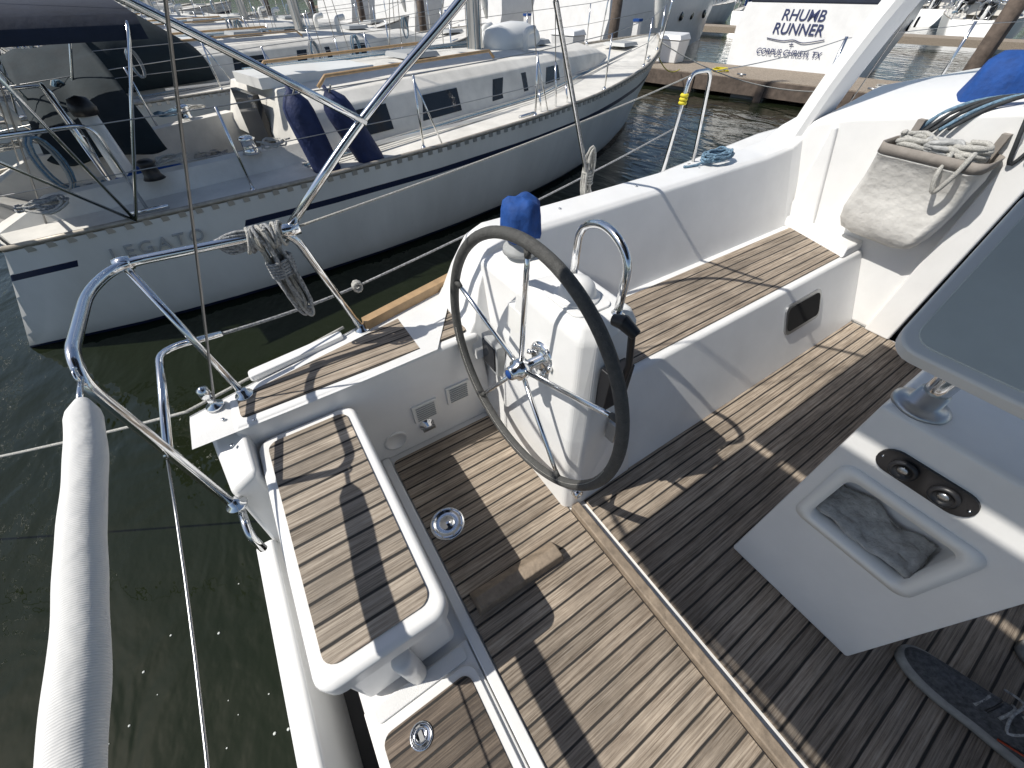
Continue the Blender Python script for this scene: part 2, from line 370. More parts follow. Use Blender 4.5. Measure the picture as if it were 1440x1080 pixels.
mb.box(.76,.80,.49,.53,.38,.47,STEELD); mb.box(.765,.795,.475,.492,.41,.45,TEAKT)
mb.rev((.64,.49,.12),(0,-1,.1),[(.02,-.02),(.02,.006),(.012,.008),(.011,.003),(0,.003)],STEEL,16)
mb.build('console_bracket',boat)
mb=MB()
mb.box(.600,.640,1.03,1.16,.36,.52,GREYP); mb.box(.594,.602,1.045,1.145,.38,.505,DARKGL)
mb.build('engine_panel',boat,bevel=.006)
mb=MB(); mb.prism([(.622,.88,.66),(.66,.88,.66),(.66,.99,.66),(.622,.99,.66)],[(.628,.88,.76),(.66,.88,.76),(.66,.99,.76),(.628,.99,.76)],OFFW)
mb.build('console_badge_plate',boat,bevel=.006)
def sf(x,h,o):
    y=.5+.452*h; return (x,y-.911*o,h+.412*o)
o1=rrect(2.20,2.56,.18,.34,.04); o2=rrect(2.218,2.542,.198,.322,.03)
mb=MB()
mb.prism([sf(x,h,-.004) for x,h in o1],[sf(x,h,.008) for x,h in o1],STEELD)
mb.prism([sf(x,h,.0) for x,h in o2],[sf(x,h,.0115) for x,h in o2],LOCKER_SHADE)  # flat black plate instead of a recess, its shade painted in
mb.build('seat_locker_opening',boat)
mb=MB()
for x in (.75,1.2,1.7,2.2,2.7): mb.rev((x,1.425,.822+.008*(x>1.5)),(0,0,1),[(.008,0),(.007,.003),(0,.004)],STEEL,10)
for x,y in ((-.29,1.19),(.5,1.19),(-.38,1.15),(-.38,1.25)): mb.rev((x,y,.505 if y>1.18 else .47),(0,0,1),[(.007,0),(.006,.003),(0,.004)],STEEL,10)
mb.build('fasteners',boat)

def wheel(name,cy,mir=1):
    e=empty(name,(.53,cy,.666)); 
    mb=MB(); Rw=.432
    tilt=.036; yaw=-.049*mir
    n=Vector((-math.cos(tilt)*math.cos(yaw),math.sin(yaw),math.sin(tilt)*math.cos(yaw)))
    u=n.cross(Vector((0,0,1))).normalized(); v=u.cross(n)
    if v.z<0: v=-v
    mb.tube([u*Rw*math.cos(a)+v*Rw*math.sin(a) for a in [2*math.pi*k/96 for k in range(96)]],.0175,LEATHER,14,True)
    st=MB()
    for k in range(170):
        a=rad(190)+rad(160)*k/170; c=u*math.cos(a)+v*math.sin(a); t=-u*math.sin(a)+v*math.cos(a)
        q=c*(Rw-.0125)+n*.0125
        st.tube([q-t*.003+n*.002,q+t*.003+c*.004],.0014,ROPEW,4)
    mb.build('rim',e); st.build('rim_stitching',e)
    mb=MB()
    for k in range(5):
        a=rad(90+72*k); c=u*math.cos(a)+v*math.sin(a)
        mb.tube([c*.03,c*(Rw-.08),c*(Rw-.015)],[.0085,.0085,.0065],STEEL,10)
        mb.tube([c*(Rw-.04),c*(Rw-.012)],[.009,.012],LEATHER,8)
    mb.build('spokes',e)
    mb=MB()
    mb.rev((0,0,0),n,[(.0,-.02),(.035,-.02),(.04,0),(.036,.02),(.026,.026),(.024,.045),(.02,.05),(0,.05)],STEEL,24)
    mb.rev(n*.0505,n,[(.016,0),(.014,.002),(0,.003)],BLUEC,16)
    mb.rev(-n*.02,-n,[(.018,0),(.018,.06),(.045,.062),(.062,.07),(.066,.09),(.066,.12)],STEEL,24)
    for k in range(6):
        a=rad(60*k); c=u*math.cos(a)+v*math.sin(a); mb.tube([c*.045-n*.085,c*.06-n*.075],.009,STEEL,8)
    mb.build('hub',e)
wheel('steering_wheel',.758,1); wheel('steering_wheel.001',2*YC-.758,-1)

cab=[(.32,-.01),(1.16,-.01),(1.16,.42),(1.37,.85),(1.32,.98),(1.12,1.04),(.32,1.20)]
mb=MB()
fr=[(x_,[(x_, YC+(y-YC)*k, (z if z<.3 else gz(x_)+.02+(z-.52)*hh)) for y,z in cab]) for x_,k,hh in ((3.03,1,1),(3.6,.98,1.0),(4.6,.93,.95),(6,.75,.8),(7.4,.45,.5))]
rr=[r for _,r in fr]; rr[0]=[(3.03,y,z) for y,z in cab]; 
mb.loft(rr,WHITE,closed=True,caps=True,smooth=False); mb.mirror(YC); mb.build('cabin',boat,bevel=.03)
mb=MB()
mb.box(3.12,3.16,-.73,.33,-.01,1.14,DARKGL)
mb.box(3.10,3.9,-.74,.34,1.14,1.19,GREYP)
mb.box(3.9,7.0,-.74,.34,.9,1.12,WHITE)
mb.build('companionway',boat,bevel=.01)
mb=MB()
mb.prism([(3.0,.28,0),(3.05,.28,0),(3.05,.42,0),(3.0,.42,0)],[(3.0,.27,1.22),(3.05,.27,1.22),(3.05,.40,1.22),(3.0,.40,1.22)],WHITE)
mb.prism([(3.005,1.0,.42),(3.04,1.0,.42),(3.04,1.2,.42),(3.005,1.2,.42)],[(3.005,1.16,.98),(3.04,1.16,.98),(3.04,1.19,.98),(3.005,1.19,.98)],WHITE)
mb.prism([(2.80,.705,.42),(3.04,.705,.42),(3.04,1.2,.42),(2.97,1.2,.42)],[(2.84,.72,.47),(3.04,.72,.47),(3.04,1.2,.47),(2.98,1.2,.47)],WHITE)
mb.build('bulkhead_moulding',boat,bevel=.012)
mb=MB()
mb.tube(fillet([(3.9,.85,1.10),(3.95,.85,1.2),(5.4,.78,1.24),(5.45,.78,1.1)],.04),.012,STEEL); mb.tube([(4.6,.82,1.1),(4.6,.82,1.22)],.01,STEEL)
mb.mirror(YC); mb.build('cabin_handrail',boat)
mb=MB()
def sect(c,t,w1,w2):
    c=Vector(c); t=Vector(t).normalized(); a=Vector((1,0,0)); a=(a-t*a.dot(t)).normalized(); b_=t.cross(a)
    return [c+a*w1*sx+b_*w2*sy for sx,sy in ((1,.4),(.8,1),(-.8,1),(-1,.4),(-1,-.4),(-.8,-1),(.8,-1),(1,-.4))]
path=catmull([(3.12,1.40,.80),(3.2,1.34,1.2),(3.32,1.24,1.6),(3.42,1.02,2.0),(3.48,.5,2.2),(3.5,-.2,2.25)],6)
R=[]
for i,p in enumerate(path):
    t=path[min(len(path)-1,i+1)]-path[max(0,i-1)]; R.append(sect(p,t,.125-.02*i/len(path),.05))
mb.loft(R,WHITE,closed=True,caps=True,smooth=False); mb.mirror(YC); mb.build('mainsheet_arch',boat)
mb=MB(); mb.tube([(5.6,YC,.9),(5.6,YC,15.5)],.1,ALU,16)
mb.tube([(-.40,1.33,.5),(5.5,YC+.1,15.2)],.004,WIRE,6); mb.tube([(-.40,2*YC-1.33,.5),(5.5,YC-.1,15.2)],.004,WIRE,6)
mb.tube([(5.0,1.95,.68),(5.55,YC+.1,14)],.005,WIRE,6); mb.tube([(5.0,2*YC-1.95,.68),(5.55,YC-.1,14)],.005,WIRE,6)
mb.tube([(9.7,YC,.85),(5.65,YC,15)],.02,ALU,6)
mb.rev((-.395,1.33,.505),(0,0,1),[(.03,0),(.028,.01),(.012,.015),(.012,.05),(.02,.055),(.018,.09),(0,.1)],STEEL,12)
mb.build('mast_and_rigging',boat)

mb=MB()
r=.0135
mb.tube(fillet([(-.435,.985,.33),(-.475,1.03,.93),(-.47,1.08,.98),(-.46,1.36,.985),(-.40,1.49,.985),(.07,1.46,.985),(.185,1.478,.505)],.07,6),r,STEEL,12)
mb.tube([(-.385,1.48,.985),(-.30,1.33,.51)],.0115,STEEL,10)
mb.tube(fillet([(-.462,1.0,.66),(-.44,1.385,.73),(-.40,1.43,.72),(-.27,1.45,.70)],.06),.0115,STEEL,10)
mb.tube(fillet([(-.435,.985,.33),(-.435,.90,.30),(-.437,.90,.20)],.04),.013,STEEL,10)
for c in ((-.43,.985,.37),(.185,1.478,.506),(-.30,1.33,.508)):
    mb.rev(c,(0,0,1),[(.032,0),(.03,.006),(.018,.012),(.016,.03)],STEEL,16)
mb.rev((-.385,1.488,.985),(1,-.05,0),[(.019,-.02),(.021,0),(.019,.02)],STEEL,12)
mb.rev((.06,1.46,.985),(1,0,0),[(.019,-.04),(.022,0),(.019,.04)],STEEL,12)
mb.mirror(YC); mb.build('pushpit_rail',boat)
mb=MB()
mb.tube(fillet([(2.55,1.93,.58),(2.62,1.96,1.17),(2.85,1.98,1.17),(2.98,2.0,.60)],.07),.0125,STEEL,10)
for x in (4.6,6.3): mb.tube([(x,gy(x)-.06,gz(x)),(x,gy(x)-.06,gz(x)+.6)],.0125,STEEL,8)
mb.mirror(YC); mb.build('lifeline_stanchion',boat)
mb=MB()
mb.tube(sag((.10,1.47,.985),(2.62,1.95,1.16),.02),.004,ROPEW,6)
mb.tube(sag((2.9,1.98,1.16),(4.6,gy(4.6)-.06,1.25),.02),.003,WIRE,6)
mb.tube(sag((-.27,1.45,.70),(.24,1.60,.64),.01),.006,ROPEG,6)
mb.tube(sag((.24,1.60,.64),(2.6,1.955,.88),.02),.005,ROPEG,6)
mb.tube([(4.6,gy(4.6)-.06,1.25),(6.3,gy(6.3)-.06,1.3),(8.8,.4,1.4)],.003,WIRE,6)
mb.tube(sag((-.47,1.0,.65),(-.47,YC-1.2,.65),.10),.0035,WIRE,6)
for k in range(4):
    c=Vector((.24,1.60,.64)); mb.tube([c+Vector((.018*math.cos(a),.012*math.sin(a+k),.02*math.sin(a))) for a in [j*math.pi/5 for j in range(10)]],.006,ROPEW,6,True)
for k in range(3):
    mb.tube([Vector((2.60,1.95,1.02+.02*k))+Vector((.018*math.cos(a),.018*math.sin(a),0)) for a in [j*math.pi/5 for j in range(10)]],.010,YEL,6,True)
mb.build('lifeline',boat)
mb=MB(); pts=[];rs=[]
for k in range(121):
    t=k/120; y=.965-2.1*t; z=.93-.30*t*(1-t)-.02*t
    rr=(.029+.004*min(1,t*3.5))*min(1,.4+t*30)*min(1,.35+(1-t)*25)*(1+.07*noise.noise(Vector((0,t*20,0))))
    pts.append((-.474+.012*noise.noise(Vector((0,t*7,3))),y,z)); rs.append(rr)
mb.tube(pts,rs,SLEEVE,24)
mb.tube([(-.472,1.03,.945),(-.476,.94,.93)],.006,STEEL,8)
mb.tube([Vector((-.472,1.035,.945))+Vector((0,.02*math.cos(a),.02*math.sin(a))) for a in [k*math.pi/6 for k in range(12)]],.004,STEEL,6,True)
mb.build('padded_lifeline_cover')
mb=MB()
rg=random.Random(3)
for k in range(13):
    ox=rg.uniform(-.022,.022); oy=rg.uniform(-.022,.022); ln=rg.uniform(.27,.33)
    loop=[]
    for j in range(22):
        a=2*math.pi*j/22; s_=math.sin(a); wx=.014+.010*max(0,-s_)+.006*rg.random()
        loop.append((-.01+ox+wx*math.cos(a)+.05*(1-s_)*.3, 1.462+oy+.016*math.sin(a*2+k), 1.0-ln/2+s_*(ln/2+.01)))
    mb.tube(catmull(loop,2,True),.0055,ROPEG if k%4 else ROPEW,6,True)
for k in range(9):
    x=-.06+.013*k
    mb.tube([(x+.012*math.sin(a+k),1.46+.034*math.cos(a),.98+.036*math.sin(a)) for a in [j*math.pi/6 for j in range(12)]],.0058,ROPEG if k%2 else ROPEW,6,True)
for k in range(6):
    z=.90-.010*k
    mb.tube([(.0+.040*math.cos(a),1.462+.036*math.sin(a),z+.008*math.cos(a)) for a in [j*math.pi/6 for j in range(12)]],.0055,ROPEG,6,True)
for k in range(4):
    mb.tube(catmull([(-.02,1.46,1.0),(-.08-.02*k,1.47,1.01-.01*k),(-.14-.01*k,1.48,.99),(-.12,1.47,.95+.01*k),(-.04,1.46,.96)],5),.005,ROPEG,6)
mb.build('rope_coil')
mb=MB()
mb.tube(sag((.12,1.52,.52),(-.51,1.43,.45),.0)+sag((-.51,1.43,.45),(-3.6,3.2,-.1),.12),.006,ROPEW,6)
mb.build('mooring_line')
mb=MB()
mb.rev((.84,1.22,.80),(0,0,1),[(.075,0),(.072,.02),(.055,.03),(.055,.075)],GREYP,28); o=empty('winch'); mb.build('winch_drum',o)
mb=MB(); prof=[(.074,0),(.078,.02),(.077,.05),(.076,.09),(.07,.125),(.05,.14),(0,.145)]
n=40; rings=[]
for r_,h in prof:
    rings.append([(.84+(r_*(1+.07*math.sin(5*a+h*20)))*math.cos(a),1.22+(r_*(1+.06*math.sin(7*a+1)))*math.sin(a),.865+h+.008*math.sin(3*a)*(r_>0)) for a in [2*math.pi*k/n for k in range(n)]])
mb.loft(rings,BLUEC,closed=True,caps=True); mb.build('canvas_cover',o)
mb=MB(); rg=random.Random(9); P=[]
for k in range(120):
    a=k*.42; rr_=.06+.04*rg.random(); P.append((2.35+rr_*1.25*math.cos(a),1.43+rr_*.62*math.sin(a),.85+.0003*k+.01*rg.random()))
P+=[(2.2,1.45,.84),(2.12,1.47,.84)]
mb.tube(catmull(P,2),.007,ROPEB,6); mb.build('rope_coil.001')
# open hanging fabric bag with coiled lines inside
o=empty('rope_bag'); mb=MB(); rings=[]
for z,y0,y1,x0_ in ((1.00,.42,.85,2.80),(.955,.425,.848,2.80),(.95,.43,.845,2.805),(.90,.425,.85,2.83),(.82,.425,.86,2.86),(.74,.435,.87,2.875),(.66,.445,.87,2.88),(.60,.455,.865,2.885),(.55,.48,.845,2.90),(.53,.53,.80,2.93)):
    ring=[]
    for x,y in rrect(x0_,3.02,y0,y1,.035,9):
        f=1 if z<.94 else .2
        w=.012*noise.noise(Vector((x*8,y*10,z*7)))*f*2+.009*math.sin(y*46+z*9)*f*(x<2.97)
        ring.append((x-w,y+w*.5,z+.014*noise.noise(Vector((y*7,0,z)))+(-.03*math.sin((y-.42)/.43*math.pi) if z>.945 and x<2.9 else 0)))
    rings.append(ring)
mb.loft(rings[1:],FABRIC,closed=True); mb.loft(rings[:2],BROWN,closed=True)
mb.add(rings[-1],[tuple(range(len(rings[-1])))],FABRIC)
ob=mb.build('pouch',o); ob.modifiers.new('s','SOLIDIFY').thickness=.006
mb=MB()
for y in (.47,.80):
    mb.box(2.99,3.035,y-.015,y+.015,.96,1.08,BROWN); mb.rev((3.0,y,1.06),(-1,0,0),[(.014,0),(.012,.006),(0,.007)],STEEL,10)
mb.build('bag_strap',o)
mb=MB(); rg=random.Random(5)
for c,mt in ((0,ROPEW),(1,CLOTH),(2,ROPEW)):
    P=[]
    for k in range(60):
        a=k*.75+c; P.append((2.905+.055*math.cos(a)*rg.uniform(.6,1),.54+.10*c+.085*math.sin(a)*rg.uniform(.7,1),.93+.0016*k+.02*rg.random()))
    mb.tube(catmull(P,4),.0115,mt,7)
mb.tube(catmull([(2.86,.50,.99),(2.80,.49,1.02),(2.785,.50,.93),(2.80,.53,.85),(2.79,.56,.92),(2.83,.57,1.01)],6),.0105,ROPEW,7)
mb.build('stowed_rope',o)
o=empty('winch.001'); mb=MB(); rings=[]
for z,s_ in ((0,.17),(.05,.17),(.14,.15),(.2,.13),(.235,.09),(.24,.01)):
    rings.append([(3.33+s_*1.0*math.cos(a)*(1+.1*math.sin(3*a)+.05*math.sin(8*a)),.66+s_*math.sin(a)*(1+.12*math.sin(2*a+z*9)),1.10+z) for a in [2*math.pi*k/36 for k in range(36)]])
mb.loft(rings,BLUEC,closed=True,caps=True); mb.build('canvas_cover',o)
mb=MB()
for k in range(5):
    mb.tube(catmull([(3.0,.80-.03*k,1.02+.01*k),(3.05,.74-.04*k,1.12+.012*k),(3.10,.6-.04*k,1.19+.01*k),(3.1,.3-.05*k,1.24),(3.3,-.1-.05*k,1.25)],5),.009,ROPEK if k%3 else ROPEB,6)
for k in range(4):
    mb.tube(catmull([(3.06,.5-.05*k,1.2),(2.98,.47-.05*k,1.22),(2.96,.42-.05*k,1.08),(2.99,.38-.05*k,.98+.03*k),(3.0,.34-.05*k,1.15),(3.08,.3-.04*k,1.24)],5),.009,ROPEK,6)
mb.build('sheet_lines',o)

tb=empty('cockpit_table')
X=1.05; y0,y1,z0,z1=-.41,.02,.0,.87
oy0,oy1,oz0,oz1=-.295,-.045,.43,.645
mb=MB()
outer=[(y0,z0),(y1,z0),(y1,z1),(y0,z1)]; inner=[(oy0,oz0),(oy1,oz0),(oy1,oz1),(oy0,oz1)]
vs=[(X,y,z) for y,z in outer]+[(X,y,z) for y,z in inner]+[(X+.13,y,z) for y,z in inner]+[(2.3,y,z) for y,z in outer]
fs=[(0,4,5,1),(1,5,6,2),(2,6,7,3),(3,7,4,0),(4,8,9,5),(5,9,10,6),(6,10,11,7),(7,11,8,4),(8,11,10,9),(0,1,13,12),(1,2,14,13),(2,3,15,14),(3,0,12,15),(12,13,14,15)]
mb.add(vs,fs,WHITE); mb.build('table_body',tb,bevel=.016)
mb=MB()
fr=rrect(oy0-.03,oy1+.03,oz0-.03,oz1+.03,.035); fi=rrect(oy0+.004,oy1-.004,oz0+.004,oz1-.004,.025)
n=len(fr); vs=[(X-.006,y,z) for y,z in fr]+[(X-.010,y,z) for y,z in fi]+[(X+.03,y,z) for y,z in fi]+[(X+.002,y,z) for y,z in fr]
fs=[]
for k in range(n):
    j=(k+1)%n; fs+=[(k,n+k,n+j,j),(n+k,2*n+k,2*n+j,n+j),(3*n+k,k,j,3*n+j)]
mb.add(vs,fs,OFFW,True); mb.build('tray_frame',tb)
mb=MB(); R=[]
for j in range(15):
    t=j/14; row=[]
    for k in range(25):
        s_=k/24; y=-.288+.236*s_; x=X+.012+.108*t
        zz=.450+.045*t+.008*math.sin(s_*9+t*2)+.010*noise.noise(Vector((s_*7,t*5,2)))
        row.append((x,y,zz))
    R.append(row)
mb.loft(R,CLOTH); ob=mb.build('folded_cloth',tb); ob.modifiers.new('s','SOLIDIFY').thickness=.018
mb=MB()
pl=rrect(-.235,-.045,.72,.79,.034)
mb.prism([(X-.008,y,z) for y,z in pl][::-1],[(X+.002,y,z) for y,z in pl][::-1],BLACK)
for y in (-.10,-.18):
    mb.rev((X-.008,y,.755),(-1,0,0),[(.027,0),(.027,.008),(.022,.012),(.019,.012),(.018,.006),(0,.006)],BLACK,24)
    mb.rev((X-.014,y,.755),(-1,0,0),[(.012,0),(.009,.004),(0,.004)],STEELD,12)
for y in (-.055,-.225): mb.rev((X-.008,y,.755),(-1,0,0),[(.005,0),(0,.003)],STEEL,8)
mb.build('power_socket',tb)
mb=MB()
for y in (-.03,-.38):
    mb.rev((1.115,y,.868),(0,0,1),[(.056,0),(.056,.008),(.046,.013),(.030,.018),(.028,.05)],STEELD,24)
    for k in range(4): mb.rev((1.115+.045*math.cos(k*1.57+.8),y+.045*math.sin(k*1.57+.8),.877),(0,0,1),[(.006,0),(0,.004)],STEEL,8)
    mb.tube(fillet([(1.115,y,.87),(1.115,y,.97),(1.14,y-.02,1.08)],.03),.0235,STEEL,14)
mb.build('table_rail',tb)
mb=MB()
O=Vector((.975,.085,1.045)); A=Vector((0,-1,0)); Bv=Vector((.33,.03,.225)).normalized(); Nn=A.cross(Bv).normalized()
if Nn.x>0: Nn=-Nn
def pl3(p,q,o): return O+A*p+Bv*q+Nn*o
o1=rrect(0,.60,0,.42,.045); o2=rrect(.022,.578,.022,.398,.035)
mb.prism([pl3(p,q,-.045) for p,q in o1],[pl3(p,q,0) for p,q in o1],WHITE)
mb.build('pod_case',tb,bevel=.008)
mb=MB(); mb.prism([pl3(p,q,-.002) for p,q in o2],[pl3(p,q,.003) for p,q in o2],PANEL); mb.build('pod_face',tb,bevel=.002)

SOLE=simple('shoe_sole',(.30,.30,.29),.7,var=.3,scale=40); KN=simple('shoe_knit',(.10,.105,.115),.9,var=.6,scale=90,bump=.8,bscale=240); RD=simple('shoe_accent',(.35,.05,.02),.7)
def shoe(name,loc,rz,sc=1.08):
    e=empty(name,loc,rz); e.scale=(sc,sc,sc)
    st=catmull([(0,.026,.070),(.02,.036,.082),(.06,.039,.09),(.10,.040,.095),(.14,.041,.086),(.19,.046,.066),(.24,.044,.050),(.275,.034,.040),(.295,.020,.030),(.302,.006,.018)],2)
    rings=[];srings=[]
    for x,w,h in st:
        rings.append([(x,w*math.cos(a)*(1.0 if math.sin(a)<.3 else .86),.022+max(0,h*max(0,math.sin(a))**.8)) for a in [math.pi*k/16 for k in range(17)]])
        srings.append([(x+.004,-w-.006,0),(x+.004,-w-.010,.014),(x+.004,-w-.003,.030),(x+.004,w+.003,.030),(x+.004,w+.010,.014),(x+.004,w+.006,0)])
    mb=MB(); mb.loft(rings,KN,caps=True); mb.loft(srings,SOLE,closed=True,caps=True,smooth=True)
    for k in range(6):
        x=.12+.018*k; h=.112-.0085*k
        mb.tube(catmull([(x,-.030,h-.022),(x+.008,0,h+.002),(x+.014,.030,h-.022)],4),.0035,BLACK if k%2 else ROPEG,6)
    mb.tube(catmull([(.115,0,.118),(.10,.03,.125),(.12,.055,.10),(.13,.02,.115),(.12,-.03,.12),(.14,-.055,.09)],5),.003,ROPEG,6)
    mb.tube([(.02,-.041,.04),(.06,-.044,.06),(.1,-.043,.04)],.003,RD,6)
    mb.tube([(.02,.041,.04),(.06,.044,.06),(.1,.043,.04)],.003,RD,6)
    mb.tube([Vector((.052+.040*math.cos(a),.031*math.sin(a),.108+.008*math.cos(a))) for a in [k*math.pi/8 for k in range(16)]],.009,KN,8,True)
    mb.tube([(.052,0,.07),(.05,0,.14)],[.036,.034],BLACK,14)
    mb.build('upper',e)
shoe('shoe',(1.24,-.845,.003),rad(94),1.16); shoe('shoe.001',(1.56,-1.06,.003),rad(88),1.16)

bm=empty('bimini'); mb=MB()
mb.tube(fillet([(.07,1.465,.99),(.40,1.46,1.27),(.77,1.45,1.52),(1.0,1.4,1.72),(1.2,.85,2.12),(1.2,-1.25,2.12),(1.0,2*YC-1.4,1.72),(.77,2*YC-1.45,1.52),(.07,2*YC-1.465,.99)],.25,8),.0135,STEEL,12)
mb.tube(fillet([(.40,1.455,1.25),(.0,1.44,1.5),(-.45,1.35,1.75),(-.85,.82,2.08),(-.85,-1.2,2.08),(-.45,2*YC-1.35,1.75),(.40,2*YC-1.455,1.25)],.25,8),.011,STEEL,10)
mb.tube([(1.72,1.72,.58),(1.24,1.6,1.51),(1.1,1.25,1.86)],.011,STEEL,10)
mb.tube([(1.72,2*YC-1.72,.58),(1.24,2*YC-1.6,1.51),(1.1,2*YC-1.25,1.86)],.011,STEEL,10)
mb.build('frame',bm)
bx0,bx1=-.88,1.35
mb=MB()
for xa,xb in ((bx0,-.02),(.02,bx1)):
    R=[]
    for x in [xa+(xb-xa)*k/8 for k in range(9)]:
        R.append([(x,YC+1.12*t,2.10+.05*(1-t*t)+.012*math.cos((x-bx0)/(bx1-bx0)*4*math.pi)) for t in [-1+.2*j for j in range(11)]])
    mb.loft(R,NAVYC)
for k in range(9):
    y=YC-1.0+.25*k; mb.box(-.04,.04,y-.02,y+.02,2.135,2.15,NAVYC)
mb.build('canvas',bm).modifiers.new('s','SOLIDIFY').thickness=.004
mb=MB()
for k in range(5):
    mb.tube([(1.60+.025*math.cos(a),1.69+.02*math.sin(a+k),.80+.13*math.sin(a)+.01*k) for a in [j*math.pi/8 for j in range(16)]],.006,ROPEW,6,True)
for k in range(5):
    t=.22+.012*k; c=Vector((1.72,1.72,.58)).lerp(Vector((1.24,1.6,1.51)),t)
    mb.tube([c+Vector((.022*math.cos(a),.022*math.sin(a),.004*k)) for a in [j*math.pi/5 for j in range(10)]],.006,ROPEW,6,True)
mb.tube([(1.715,1.71,.58),(1.235,1.585,1.51)],.005,ROPEG,6)
mb.build('rope_coil.002')

# ================================================================== OTHER SAILBOATS
HX=Vector((.974,.225,0)); NX=Vector((-.225,.974,0)); A13=math.atan2(.225,.974); Bw=Vector((8.1,7.5,-.65))
def interp(T,u):
    for (a,b),(c,d) in zip(T,T[1:]):
        if u<=c: return b+(d-b)*(u-a)/(c-a)
    return T[-1][1]
WLT=[(0,.67),(.07,.97),(.13,1.14),(.2,1.28),(.28,1.39),(.38,1.46),(.5,1.45),(.6,1.34),(.7,1.14),(.8,.84),(.9,.45),(.96,.2),(1,.0)]
DKT=[(0,1.10),(.1,1.38),(.2,1.62),(.32,1.79),(.45,1.85),(.56,1.80),(.66,1.62),(.76,1.35),(.85,.98),(.93,.53),(1,.02)]
ZT=[(0,.88),(.2,.97),(.4,1.05),(.6,1.14),(.8,1.27),(1,1.46)]
RK=.42
def hullpt(u,f,side,sc=1):
    xw=u*10.65; xd=RK+u*(11.3-RK); yw=interp(WLT,u); yd=interp(DKT,u); z=interp(ZT,u)*f
    if f<0: return (xw*sc,side*yw*(1+f*.5)*sc,f)
    return ((xw+(xd-xw)*f)*sc,side*(yw+(yd-yw)*f**.65)*sc,z*sc)
def sailboat(name,loc,rz,sc=1,stripe=NAVY,canvas=NAVYC,hullm=OFFW,detail=1,lettergap=False,bimini_on=True,dodger=True,seed=0,bh=1.55):
    rg=random.Random(seed); e=empty(name,loc,rz)
    us=[k/28 for k in range(29)]
    mb=MB(); F=[-.6,-.2,0,.05,.2,.4,.6,.755,.81,1.0]
    for side in (1,-1):
        for a,b_ in zip(F,F[1:]):
            for i in range(28):
                mt=hullm
                if a==0: mt=stripe if stripe else hullm
                if a==.755 and stripe and not(lettergap and 1<=i<=3 and side<0): mt=stripe
                q=[hullpt(us[i],a,side,sc),hullpt(us[i+1],a,side,sc),hullpt(us[i+1],b_,side,sc),hullpt(us[i],b_,side,sc)]
                mb.add(q,[(0,1,2,3) if side<0 else (3,2,1,0)],mt,True)
    T=[hullpt(0,f,-1,sc) for f in F]+[hullpt(0,f,1,sc) for f in reversed(F)]
    mb.add(T,[tuple(range(len(T)))],hullm)
    ob=mb.build('hull',e)
    b2=bmesh.new(); b2.from_mesh(ob.data); bmesh.ops.remove_doubles(b2,verts=b2.verts,dist=.0005); b2.to_mesh(ob.data); b2.free()
    mb=MB(); R=[]
    for u in us:
        x,y,z=hullpt(u,1,1,sc); d=.45 if .03<u<.22 else 0; cm=.16 if .0<u<.24 else .03
        D=y
        R.append([(x,-D,z),(x,-D*.68,z+.02),(x,-D*.62,z+cm),(x,-D*.52,z+cm),(x,-D*.48,z-d*.55),(x,-D*.22,z-d*.55-.001),(x,-D*.2,z-d),(x,D*.2,z-d),(x,D*.22,z-d*.55-.001),(x,D*.48,z-d*.55),(x,D*.52,z+cm),(x,D*.62,z+cm),(x,D*.68,z+.02),(x,D,z)])
    mb.loft(R,OFFDECK,smooth=False); mb.build('deck',e)
    mb=MB()
    for side in (1,-1):
        P=[Vector(hullpt(u,1,side,sc))+Vector((0,-side*.012,.02)) for u in us]; mb.tube(P,.02,TOERAIL,6)
        if detail>1:
            for k in range(90):
                u=.01+.97*k/90; p=Vector(hullpt(u,1,side,sc)); mb.box(p.x,p.x+.05,p.y-.006+side*.004,p.y+.006+side*.004,p.z-.03,p.z+.008,STEELD)
    mb.build('toerail',e)
    mb=MB(); R=[]
    def zc(x): return interp(ZT,min(1,max(0,(x/sc-RK)/(11.3-RK))))*sc
    CT=[(2.75,1.08,.10),(2.9,1.10,.46),(4.2,1.14,.46),(5.8,1.08,.42),(7.3,.85,.33),(8.5,.5,.2),(9.1,.25,.04)]
    for x,w,h in CT:
        x*=sc;w*=sc; z=zc(x)
        R.append([(x,-w,z+.0),(x,-w*.90,z+h*.8),(x,-w*.78,z+h),(x,0,z+h+.06),(x,w*.78,z+h),(x,w*.90,z+h*.8),(x,w,z+.0)])
    mb.loft(R,OFFDECK,smooth=False,caps=True); 
    mb.build('cabin_trunk',e,bevel=.02)
    mb=MB()
    for side in (1,-1):
        for xa,xb in ((3.15,3.75),(4.15,4.75),(5.3,6.05),(6.5,6.9)):
            def cp(x_,hh):
                i=[k for k in range(len(CT)-1) if CT[k][0]<=x_<=CT[k+1][0]][0]
                t=(x_-CT[i][0])/(CT[i+1][0]-CT[i][0]); w=CT[i][1]*(1-t)+CT[i+1][1]*t; h=CT[i][2]*(1-t)+CT[i+1][2]*t
                z=zc(x_*sc); return Vector((x_*sc,side*(w*(1-.1*hh/.8)*sc+.008),z+h*hh))
            q=[cp(xa,.2),cp(xb,.2),cp(xb,.68),cp(xa+.08,.68)]
            mb.prism([p-Vector((0,side*.03,0)) for p in q],q,DARKGL)
    mb.build('cabin_window',e)
    mb=MB()
    for x,w in ((4.9,.26),(7.2,.24),(9.9,.25)):
        z=zc(x*sc)+(.51 if x<6 else .40 if x<8 else .04); mb.prism([(x*sc-w,-w,z),(x*sc+w,-w,z),(x*sc+w,w,z),(x*sc-w,w,z)],[(x*sc-w+.03,-w+.03,z+.05),(x*sc+w-.03,-w+.03,z+.05),(x*sc+w-.03,w-.03,z+.05),(x*sc-w+.03,w-.03,z+.05)],GREYP)
